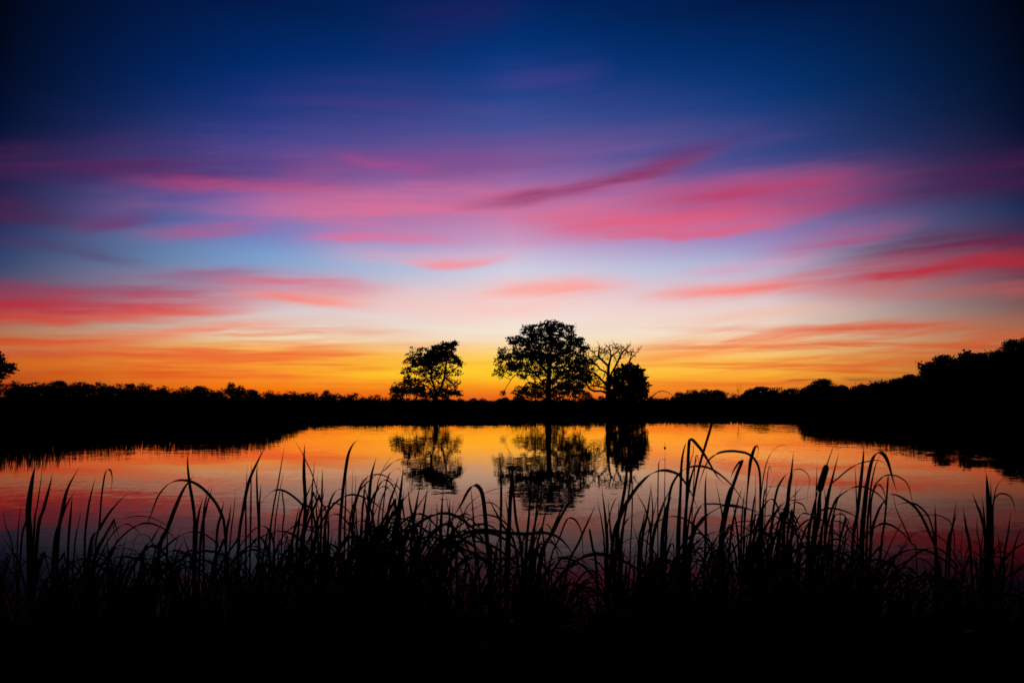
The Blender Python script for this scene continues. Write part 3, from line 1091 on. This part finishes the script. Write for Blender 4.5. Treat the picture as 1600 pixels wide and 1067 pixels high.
PLANTS = [
    ('thick clump of broad upright blades near the left edge, tallest there', 2.7, 48, [
        (13, [(46, 850), (44, 800), (50, 750), (56, 724)]), (9, [(53, 830), (58, 790), (63, 755), (67, 722)]), (9, [(58, 840), (68, 795), (76, 765), (82, 738)])], None),
    ('small faint reed with two short blades at the far left edge', 3.4, 26, [
        (5, [(27, 850), (30, 810), (34, 782)]), (5, [(20, 860), (8, 820), (4, 790)]), (4, [(33, 850), (40, 815), (46, 790)])], None),
    ('reed with three slanting pointed blades between the left broad clump and the hooked leaf', 2.9, 92, [
        (7, [(90, 850), (98, 795), (106, 762), (124, 729)]), (9, [(84, 860), (95, 812), (106, 785), (118, 766)]), (5, [(106, 860), (110, 805), (113, 772)]), (4, [(116, 860), (122, 820), (128, 795)])], None),
    ('reed with a leaf folded over like a hook, left of the pond centre', 2.8, 148, [
        (6, [(148, 870), (155, 820), (158, 780), (162, 750), (165, 737), (169, 733), (173, 736), (175, 748), (173, 772)]), (6, [(132, 860), (137, 800), (143, 768), (149, 746)]),
        (8, [(140, 860), (155, 827), (170, 802), (188, 781), (206, 765)])], None),
    ('reed with one long thin arching leaf over the dim water at left', 3.1, 150, [
        (2.6, [(148, 870), (165, 835), (190, 812), (220, 806), (245, 812), (262, 823), (277, 838)]), (5, [(172, 870), (195, 850), (226, 834)]), (4, [(170, 875), (180, 850), (188, 830)])], None),
    ('reed with leaning dagger-like leaves below the left reed bed reflection', 2.9, 240, [
        (9, [(248, 865), (262, 825), (275, 790), (288, 762), (304, 741)]), (7, [(222, 875), (238, 842), (256, 812)]), (5, [(240, 870), (258, 840), (275, 818)])], None),
    ('reed with a single stiff blade rising dark and straight into the left bank reflection', 2.7, 304, [
        (7, [(303, 850), (304, 815), (301, 785), (296, 755), (293, 725), (294, 702)]), (6, [(306, 850), (310, 805), (317, 778)])], None),
    ('reed whose long leaf arches far over to the left across the red reflection', 2.8, 350, [
        (7, [(352, 840), (343, 797), (325, 771), (305, 755), (285, 750), (265, 755), (248, 773), (236, 803), (226, 832)]), (6, [(338, 850), (345, 805), (350, 782)]), (5, [(353, 850), (358, 810), (361, 787)])], None),
    ('short reed with paired pointed leaves right of the straight left blade', 3.0, 318, [
        (7, [(313, 850), (322, 795), (333, 756)]), (5, [(318, 850), (319, 795), (328, 757)]), (4, [(360, 840), (365, 800), (368, 765)])], None),
    ('reed with a tall leaf bent sharply right at the end of the left bank', 2.7, 378, [
        (7, [(372, 860), (380, 795), (389, 752), (402, 722), (415, 696)]), (4, [(384, 850), (384, 790), (386, 724)]), (4, [(391, 850), (392, 770), (393, 722)]), (5, [(404, 850), (402, 780), (401, 740), (403, 724)]), (6, [(404, 860), (405, 795), (408, 754)])], None),
    ('reed with a tall straight blade crossing the yellow reflection at left centre', 2.6, 424, [
        (7, [(421, 860), (426, 800), (435, 752), (441, 716), (445, 693)]), (4, [(428, 850), (435, 780), (444, 734)]), (4, [(440, 850), (444, 800), (441, 770), (446, 764)])], None),
    ('reed whose leaf makes a low arch to the left before the yellow water', 2.9, 470, [
        (6, [(492, 815), (472, 788), (452, 771), (437, 765), (425, 768), (413, 779), (405, 792)]), (7, [(455, 860), (468, 808), (480, 772), (493, 744)])], None),
    ('reed with a spindle-shaped upright blade and a thin bent stem at left centre', 2.6, 478, [
        (8, [(474, 860), (477, 790), (475, 745), (475, 715), (476, 693)]), (5, [(487, 850), (487, 790), (488, 760), (492, 717)]), (4, [(497, 850), (494, 790), (496, 739)]),
        (2.2, [(512, 820), (500, 782), (488, 742), (478, 720), (468, 700), (458, 686)])], None),
    ('slim reed with a needle-straight blade just left of the twisted tall leaf', 2.9, 503, [
        (5, [(501, 860), (503, 770), (504, 731)]), (6, [(506, 850), (513, 795), (521, 772), (530, 764), (537, 767)]), (5, [(492, 850), (500, 800), (508, 760)])], None),
    ('reed with a tall leaf twisted at its top, rising over the orange water', 2.6, 531, [
        (7, [(530, 860), (534, 785), (539, 742), (544, 711), (551, 695), (561, 685)]), (4, [(538, 850), (540, 780), (541, 740)]), (3, [(550, 850), (550, 780), (551, 729)]), (3, [(557, 840), (555, 780), (556, 737)])], None),
    ('dense reed with blades fanning out rightward, left of the smaller oak reflection', 2.6, 574, [
        (8, [(573, 860), (576, 790), (580, 745), (588, 714)]), (4, [(545, 840), (558, 775), (580, 748), (600, 735), (614, 722), (632, 716), (650, 714)]),
        (5, [(550, 840), (560, 770), (573, 746), (590, 741), (605, 745), (618, 756)]), (3, [(580, 840), (588, 765), (598, 735), (610, 715), (627, 700)]), (5, [(565, 840), (568, 780), (574, 740)])], None),
    ('dense reed with many thin drooping arches beside the smaller oak reflection', 2.7, 600, [
        (3, [(596, 850), (600, 780), (606, 746), (613, 736), (622, 732), (628, 738)]), (4, [(580, 850), (585, 780), (596, 753), (608, 752), (618, 768), (624, 790)]), (4, [(590, 850), (594, 790), (605, 762), (617, 757), (626, 768), (632, 795)]),
        (6, [(602, 850), (608, 790), (618, 760), (623, 742)]), (5, [(570, 850), (578, 790), (590, 765), (603, 760), (612, 770)]), (4, [(588, 850), (580, 800), (572, 770), (566, 745)])], None),
    ('reed with strong leaves slanting right over the smaller oak reflection', 2.7, 625, [
        (7, [(616, 860), (622, 800), (627, 760), (630, 728)]), (6, [(612, 850), (626, 790), (640, 770), (659, 748)]), (5, [(648, 860), (645, 815), (640, 785), (637, 760)]), (6, [(630, 860), (640, 815), (655, 788), (675, 759)])], None),
    ('reed with two close upright blades under the smaller oak reflection', 2.8, 648, [
        (7, [(642, 860), (648, 805), (652, 780), (657, 755)]), (6, [(655, 860), (662, 800), (669, 755)]), (4, [(670, 860), (672, 820), (674, 791)])], None),
    ('reed with four short spear-like blades between the two oak reflections', 2.8, 692, [
        (4, [(681, 860), (683, 810), (682, 782)]), (7, [(688, 860), (690, 800), (692, 768)]), (5, [(698, 860), (702, 810), (703, 775)]), (5, [(712, 860), (704, 815), (696, 769)]), (4, [(705, 860), (707, 810), (708, 782)])], None),
    ('reed with thick leaves arching low to the right between the oak reflections', 2.7, 652, [
        (8, [(650, 865), (668, 838), (698, 817), (725, 803), (740, 808)]), (6, [(676, 870), (710, 838), (742, 820), (768, 822), (786, 842)]), (4, [(645, 860), (665, 825), (690, 808), (712, 810)])], None),
    ('reed with a conspicuous broad leaf bent over into an upside-down V between the oak reflections', 2.6, 768, [
        (9, [(765, 900), (762, 855), (757, 795), (753, 770), (746, 759), (738, 759), (729, 771), (721, 787), (712, 801), (704, 813)]), (4, [(742, 860), (739, 800), (735, 756)]), (5, [(745, 870), (727, 815), (714, 779)])], None),
    ('reed with fine hair-thin arches left of the tall oak reflection', 2.9, 722, [
        (2.4, [(716, 850), (725, 802), (740, 781), (760, 769), (785, 762), (803, 763)]), (2.8, [(705, 860), (722, 808), (745, 792), (762, 785), (776, 790), (786, 806), (796, 832)]), (2.2, [(730, 860), (745, 825), (765, 815), (785, 822)])], None),
    ('reed with two tall dagger blades before the left side of the tall oak reflection', 2.6, 786, [
        (6, [(782, 865), (783, 790), (783, 750), (782, 716)]), (8, [(795, 860), (797, 790), (800, 745), (803, 713)]), (5, [(808, 870), (785, 820), (773, 797), (762, 777)]), (5, [(790, 870), (794, 810), (788, 770)])], None),
    ('reed with one long leaf lying almost level across the foot of the tall oak reflection', 2.6, 706, [
        (8, [(698, 865), (722, 836), (755, 828), (790, 832), (820, 834), (850, 832), (872, 839), (888, 855), (902, 880)])], None),
    ('reed with leaves standing inside the tall oak reflection', 2.8, 826, [
        (6, [(815, 870), (806, 810), (802, 760), (800, 722)]), (6, [(822, 870), (827, 800), (830, 728)]), (5, [(832, 870), (838, 800), (846, 718)]), (5, [(828, 870), (838, 810), (852, 765)])], None),
    ('reed with blades leaning right across the lower end of the tall oak reflection', 2.7, 848, [
        (7, [(845, 880), (866, 828), (888, 788), (912, 769)]), (5, [(842, 880), (860, 835), (876, 798), (888, 770)]), (5, [(836, 880), (848, 820), (858, 780)]), (4, [(852, 880), (848, 830), (850, 800)])], None),
    ('reed with one narrow round-arched leaf at the gap right of the tall oak reflection', 2.8, 880, [
        (4, [(858, 890), (875, 838), (885, 813), (893, 809), (902, 816), (909, 834), (911, 866), (913, 900)]), (5, [(884, 900), (905, 846), (920, 812), (931, 788)])], None),
    ('reed with a cut blunt-ended blade right of the gap in the reeds', 2.7, 936, [
        (6, [(932, 890), (926, 855), (921, 826)], 'cut'), (7, [(949, 870), (946, 810), (940, 760)]), (4, [(945, 870), (940, 815), (933, 780)]), (6, [(958, 880), (954, 830), (950, 779)])], None),
    ('reed with a tall pair of thin stems rising into the evergreen reflection', 2.6, 968, [
        (7, [(962, 870), (969, 805), (976, 765), (981, 722), (984, 705)]), (5, [(970, 860), (981, 780), (991, 720)]), (3, [(984, 880), (987, 820), (988, 770), (986, 722)], 'cut'), (7, [(967, 880), (966, 825), (967, 777)]),
        (2.5, [(972, 860), (982, 770), (990, 700), (1001, 655), (1012, 630), (1024, 615), (1036, 611), (1049, 616), (1057, 626)])], None),
    ('reed with a wide leaf sweeping up and over to the right of the evergreen reflection', 2.6, 956, [
        (9, [(956, 860), (970, 805), (985, 776), (1000, 756), (1016, 741), (1032, 735), (1047, 736), (1063, 744), (1080, 770), (1092, 800)]), (2.5, [(948, 850), (953, 805), (961, 781), (970, 773)]), (4, [(968, 860), (978, 815), (995, 803), (1012, 797)])], None),
    ('reed with a slender bare flower stem, thin and upright, right of the evergreen reflection', 2.8, 1036, [
        (2.6, [(1037, 860), (1038, 800), (1039, 740), (1039, 700)], 'stem'), (2.8, [(1028, 850), (1028, 780), (1029, 730), (1031, 720), (1037, 717), (1041, 723)]), (5, [(1016, 860), (1020, 800), (1016, 752)]), (4, [(1018, 850), (1010, 800), (992, 766)])],
        ((1039, 702), (1039, 698), 3.5, (1039, 690))),
    ('short reed with spiky blades between the evergreen reflection and the bare flower stem', 2.9, 1008, [
        (6, [(1002, 860), (1012, 800), (1018, 756)]), (5, [(1010, 860), (1022, 800), (1030, 765)]), (6, [(998, 860), (1004, 820), (1010, 790)]), (7, [(1018, 860), (1032, 800), (1048, 762)])], None),
    ('tall reed with a leaf bent like an elbow and hanging down right, above most others', 2.5, 1068, [
        (7, [(1070, 860), (1073, 785), (1075, 725), (1077, 690), (1080, 686), (1087, 692), (1098, 706), (1110, 726), (1120, 743), (1131, 756)]), (6, [(1058, 860), (1063, 775), (1065, 725), (1070, 697), (1076, 690)]),
        (4, [(1072, 850), (1076, 740), (1083, 708), (1083, 692)]), (9, [(1060, 870), (1062, 800), (1066, 735)])], None),
    ('tall reed with a long tip reaching the far shore and curling back over the water', 2.5, 1078, [
        (6, [(1072, 860), (1085, 770), (1093, 728), (1101, 700), (1108, 677), (1114, 657), (1124, 641), (1146, 633), (1165, 642), (1173, 655), (1164, 660), (1152, 661)]),
        (6, [(1068, 860), (1075, 770), (1083, 735), (1090, 713)]), (2.5, [(1080, 850), (1086, 725), (1090, 713), (1092, 726)])], None),
    ('reed with a slim leaf arching right over the red reflection, below the elbowed leaf', 2.7, 1044, [
        (6, [(1040, 860), (1046, 775), (1057, 745), (1072, 732), (1090, 728), (1110, 732), (1131, 746), (1150, 766), (1176, 804)]), (6, [(1102, 860), (1102, 770), (1104, 734)]), (9, [(1034, 870), (1040, 800), (1050, 775)])], None),
    ('reed with a leaf bowed in a wide arch and a flat blade on its top', 2.6, 1180, [
        (5.5, [(1187, 850), (1188, 770), (1187, 738), (1181, 720), (1169, 709), (1151, 705), (1135, 705), (1120, 709), (1106, 721), (1096, 745), (1090, 768)]), (5, [(1178, 860), (1180, 790), (1181, 728)]), (6, [(1172, 860), (1176, 800), (1182, 760)])], None),
    ('reed with a blade folded back sharply left at its top', 2.7, 1130, [
        (7, [(1128, 860), (1140, 780), (1152, 740), (1159, 722), (1158, 719), (1152, 726), (1145, 738), (1142, 748)]), (6, [(1130, 860), (1129, 810), (1125, 785), (1118, 749)]), (6, [(1124, 860), (1132, 800), (1140, 765), (1148, 755)]), (5, [(1140, 860), (1150, 795), (1160, 760)])], None),
    ('reed with a swollen leaf narrowing into a small loop at its tip', 2.6, 1164, [
        (9, [(1162, 860), (1166, 790), (1170, 745), (1173, 720), (1178, 703), (1182, 696), (1185, 701), (1184, 710), (1180, 717)], 'swollen'), (5, [(1158, 860), (1160, 800), (1164, 765)])], None),
    ('reed with a whip-thin leaf curling high to the right over the orange water', 2.7, 1192, [
        (4, [(1186, 860), (1188, 790), (1193, 745), (1199, 720), (1207, 705), (1219, 696), (1233, 696)]), (2.5, [(1194, 850), (1198, 760), (1202, 728), (1206, 741)]), (7, [(1190, 860), (1192, 800), (1195, 755)]), (2.5, [(1186, 860), (1195, 770), (1208, 760), (1224, 759), (1238, 768)])], None),
    ('reed with heavy leaves bending low to the right under the wide arch', 2.6, 1082, [
        (10, [(1078, 860), (1095, 815), (1116, 797), (1136, 789), (1162, 793), (1192, 802)]), (5, [(1080, 850), (1092, 795), (1112, 787), (1142, 791), (1170, 798)]), (8, [(1110, 870), (1130, 830), (1155, 815), (1185, 815)])], None),
    ('reed with stiff pointed blades left of the cattail', 2.7, 1228, [
        (7, [(1223, 860), (1230, 790), (1237, 735), (1240, 705)]), (4, [(1230, 850), (1234, 770), (1241, 730)]), (5, [(1236, 860), (1240, 805), (1245, 750)]), (5, [(1205, 850), (1212, 775), (1223, 748), (1234, 737)]), (5, [(1218, 850), (1228, 790), (1242, 773), (1257, 756)])], None),
    ('reed with a thin leaf drooping in a loop left of the cattail', 2.8, 1226, [
        (2.6, [(1226, 850), (1230, 770), (1236, 740), (1244, 733), (1256, 735), (1265, 748), (1262, 770), (1261, 788)]), (5, [(1214, 860), (1228, 800), (1240, 785), (1256, 790), (1262, 810)]), (4, [(1200, 850), (1220, 790), (1250, 780), (1268, 776)])], None),
    ('cattail with a fat brown seed head and a spike on top', 2.6, 1272, [
        (4, [(1272, 860), (1277, 805), (1281, 768)], 'stem'), (5, [(1272, 860), (1275, 780), (1277, 721)]), (6, [(1288, 860), (1294, 780), (1302, 742), (1311, 707)]), (7, [(1262, 860), (1270, 800), (1281, 757)]), (7, [(1280, 860), (1290, 800), (1288, 760)]), (10, [(1270, 870), (1279, 810), (1281, 775), (1288, 738)])],
        ((1280, 768), (1292, 726), 10, (1302, 698))),
    ('reed with long bows reaching right between the cattail and the folded tall leaf', 2.7, 1290, [
        (3, [(1284, 850), (1294, 768), (1312, 745), (1336, 727), (1360, 720), (1376, 720), (1391, 731)]), (5, [(1288, 860), (1302, 790), (1320, 769), (1340, 760), (1360, 764), (1380, 780), (1386, 802)]), (5, [(1300, 860), (1302, 810), (1318, 804), (1332, 826)]), (4, [(1312, 860), (1313, 783)]), (5, [(1294, 860), (1306, 790), (1320, 757)])], None),
    ('tall reed with a thick straight blade reaching the right bank reflection', 2.6, 1336, [
        (7, [(1332, 860), (1340, 800), (1346, 745), (1349, 715), (1350, 695)]), (4, [(1340, 850), (1338, 770), (1336, 723)]), (9, [(1346, 860), (1349, 800), (1352, 752)])], None),
    ('tall reed whose broad leaf folds over and hangs down right, before the right bank', 2.6, 1352, [
        (9, [(1348, 860), (1352, 790), (1357, 745), (1364, 716), (1373, 707), (1381, 710), (1388, 723), (1394, 744), (1402, 770)]), (6, [(1354, 850), (1360, 770), (1368, 728), (1378, 706)]), (4, [(1360, 860), (1362, 780), (1372, 757), (1382, 770), (1384, 800)])], None),
    ('reed with a clipped straight stalk and thin bows ending the dense reeds at right', 2.7, 1378, [
        (4.5, [(1376, 870), (1383, 810), (1388, 744)], 'cut'), (3, [(1355, 850), (1363, 772), (1375, 749), (1388, 742), (1405, 745), (1418, 756), (1424, 776), (1428, 802)]), (6, [(1360, 860), (1370, 805), (1385, 779), (1400, 773)]), (3, [(1432, 870), (1424, 848), (1410, 816), (1400, 793), (1393, 758)])], None),
    ('reed with two long leaves bowing left across the sparse gap at right', 2.8, 1462, [
        (6, [(1466, 880), (1452, 832), (1434, 797), (1414, 780), (1395, 772), (1380, 776)]), (4, [(1462, 870), (1454, 815), (1438, 792), (1420, 785), (1400, 790), (1380, 808)]), (6, [(1462, 870), (1462, 820), (1461, 787)])], None),
    ('reed with a hair-thin low arch in the sparse gap at right', 3.0, 1490, [
        (2.4, [(1492, 860), (1488, 822), (1475, 808), (1450, 804), (1420, 810), (1395, 836)]), (5, [(1484, 860), (1490, 815), (1494, 784)]), (4, [(1480, 860), (1488, 825), (1498, 794)])], None),
    ('low reed with blades leaning left in the dim right corner', 2.9, 1518, [
        (6, [(1517, 870), (1510, 825), (1505, 792)]), (3, [(1532, 870), (1527, 830), (1527, 805)]), (6, [(1540, 860), (1534, 810), (1527, 790), (1519, 770)]), (4, [(1502, 870), (1503, 840), (1504, 815)])], None),
    ('tall dark tuft of upright blades with curved side leaves, rightmost of the tall reeds', 2.6, 1546, [
        (9, [(1545, 870), (1545, 800), (1543, 760), (1541, 738)]), (7, [(1548, 870), (1549, 800), (1548, 748)]), (2.6, [(1550, 860), (1551, 800), (1557, 762), (1571, 744)]), (3.5, [(1552, 860), (1552, 790), (1558, 774), (1568, 771), (1579, 776), (1585, 790), (1587, 804)]), (5, [(1540, 860), (1538, 810), (1535, 777)])], None),
    ('small dim reed with plain pointed blades at the right edge', 2.9, 1574, [
        (7, [(1569, 880), (1575, 835), (1580, 797)]), (4, [(1582, 880), (1590, 840), (1599, 820)]), (4, [(1564, 880), (1562, 850), (1558, 830)])], None),
]
for lb, D, bx, lv, hd in PLANTS:
    reed(lb, D, bx, lv, hd)

# plain reeds filling the mass below: a few leafy plants, copied
ENV = [(-40, 850), (0, 850), (60, 812), (150, 822), (230, 846), (320, 796), (400, 790), (450, 800), (520, 775), (600, 765), (650, 790), (700, 812),
       (760, 828), (800, 836), (860, 860), (900, 900), (930, 905), (955, 838), (1000, 806), (1060, 788), (1100, 806), (1160, 790), (1230, 798),
       (1300, 800), (1350, 800), (1400, 880), (1440, 892), (1470, 858), (1500, 850), (1545, 815), (1580, 858), (1640, 865)]


def env(x):
    for (a, ya), (b, yb) in zip(ENV, ENV[1:]):
        if a <= x <= b:
            return ya + (yb - ya) * (x - a) / (b - a)
    return 860


FILL = []
for v in range(7):
    root = thing('reed_plant', 'reed', 'reed', (0, 0, 0), REEDS)
    for k in range(16):
        a = rng.gauss(0, 1.3)
        hgt = rng.uniform(.55, 1.0)
        arch = rng.random() < .3
        out = rng.uniform(.04, .22) if not arch else rng.uniform(.25, .5)
        dx, dy = math.cos(a), math.sin(a) * .7
        P = [Vector((dx * .015, dy * .015, 0)), Vector((dx * out * .12, dy * out * .12, hgt * .4)), Vector((dx * out * .4, dy * out * .4, hgt * .75))]
        if arch:
            P += [Vector((dx * out * .75, dy * out * .75, hgt * .9)), Vector((dx * out * 1.1, dy * out * 1.1, hgt * .86)), Vector((dx * out * 1.45, dy * out * 1.45, hgt * rng.uniform(.5, .75)))]
        else:
            P += [Vector((dx * out, dy * out, hgt))]
            if rng.random() < .13:                           # snapped: the end hangs from a sharp bend
                q = P[-1]
                P += [q + Vector((.012, 0, .004)), q + Vector((.03 + .05 * rng.random(), rng.gauss(0, .02), -.10 - .12 * rng.random()))]
        P = crom(P, 4)
        wd = rng.uniform(.008, .016)
        b = rng.uniform(-.6, .6)
        V, Fc = leaf_mesh(P, lambda t: wd * prof(t), lambda t: Vector((math.cos(b), math.sin(b), .4)))
        mesh_obj('leaf', V, Fc, M_REED, root)
    FILL.append(root)
fused = [False] * 7
cnt = 0
for i in range(238):
    x = -30 + 1660 * (i + rng.random()) / 238
    D = rng.uniform(2.9, 5.6)
    X = (x - CX) * D / F
    z0 = gz(X, D) - .03
    top = env(x) + rng.uniform(-24, 100) - 30 * (rng.random() < .15)
    ht = H - (top - HY) * D / F - z0
    k = i % 7
    if 890 < x < 935 and D < 4.6:
        top += 60
    s = max(ht, .5)
    label = ('plain reed among the packed dim reeds at lower left' if x < 300 else
             'plain reed among the packed black reeds of the near bank below the oaks' if x < 935 else
             'plain reed among the packed black reeds of the near bank right of centre' if x < 1390 else 'plain reed among the dim sparse reeds at lower right')
    sc3 = (s * .8 + .2, s * .8 + .2, s)
    if not fused[k]:
        fused[k] = True
        r = FILL[k]
        r.location = (X, D, z0)
        r.scale = sc3
        r.rotation_euler = (rng.gauss(0, .08), rng.gauss(.06, .12), rng.gauss(0, .5))
        r['label'] = label
    else:
        c = copy_tree(FILL[k], (X, D, z0), sc3, rng.gauss(0, .5), label, REEDS)
        c.rotation_euler = (rng.gauss(0, .08), rng.gauss(.06, .12), rng.gauss(0, .5))

# sedge and grass on the near bank, an uncountable dark tangle
items = []
for q in range(30000):
    D = rng.uniform(2.4, 6.9)
    x = rng.uniform(-60, 1660) if q < 12000 else rng.choice((rng.uniform(-1500, -60), rng.uniform(1660, 3100)))
    X = (x - CX) * D / F
    items.append([X, D])
zz = ground_h(items)
full = []
for (X, D), z in zip(items, zz):
    x = CX + X * F / D
    lim = env(x) + 105
    hmax = max(.15, H - (lim - HY) * D / F - z)
    hh = min(hmax * rng.uniform(.45, 1.0), 1.15)
    full.append((X, D, z - .04, hh, rng.uniform(.006, .014), rng.gauss(0, .13) * hh, rng.gauss(0, .13) * hh, rng.gauss(0, .6)))
o = blade_mesh('sedge_grass', full, M_SEDGE)
o['kind'] = 'stuff'; o['label'] = 'tangled dark sedge and grass at the foot of the near reeds'; o['category'] = 'grass'
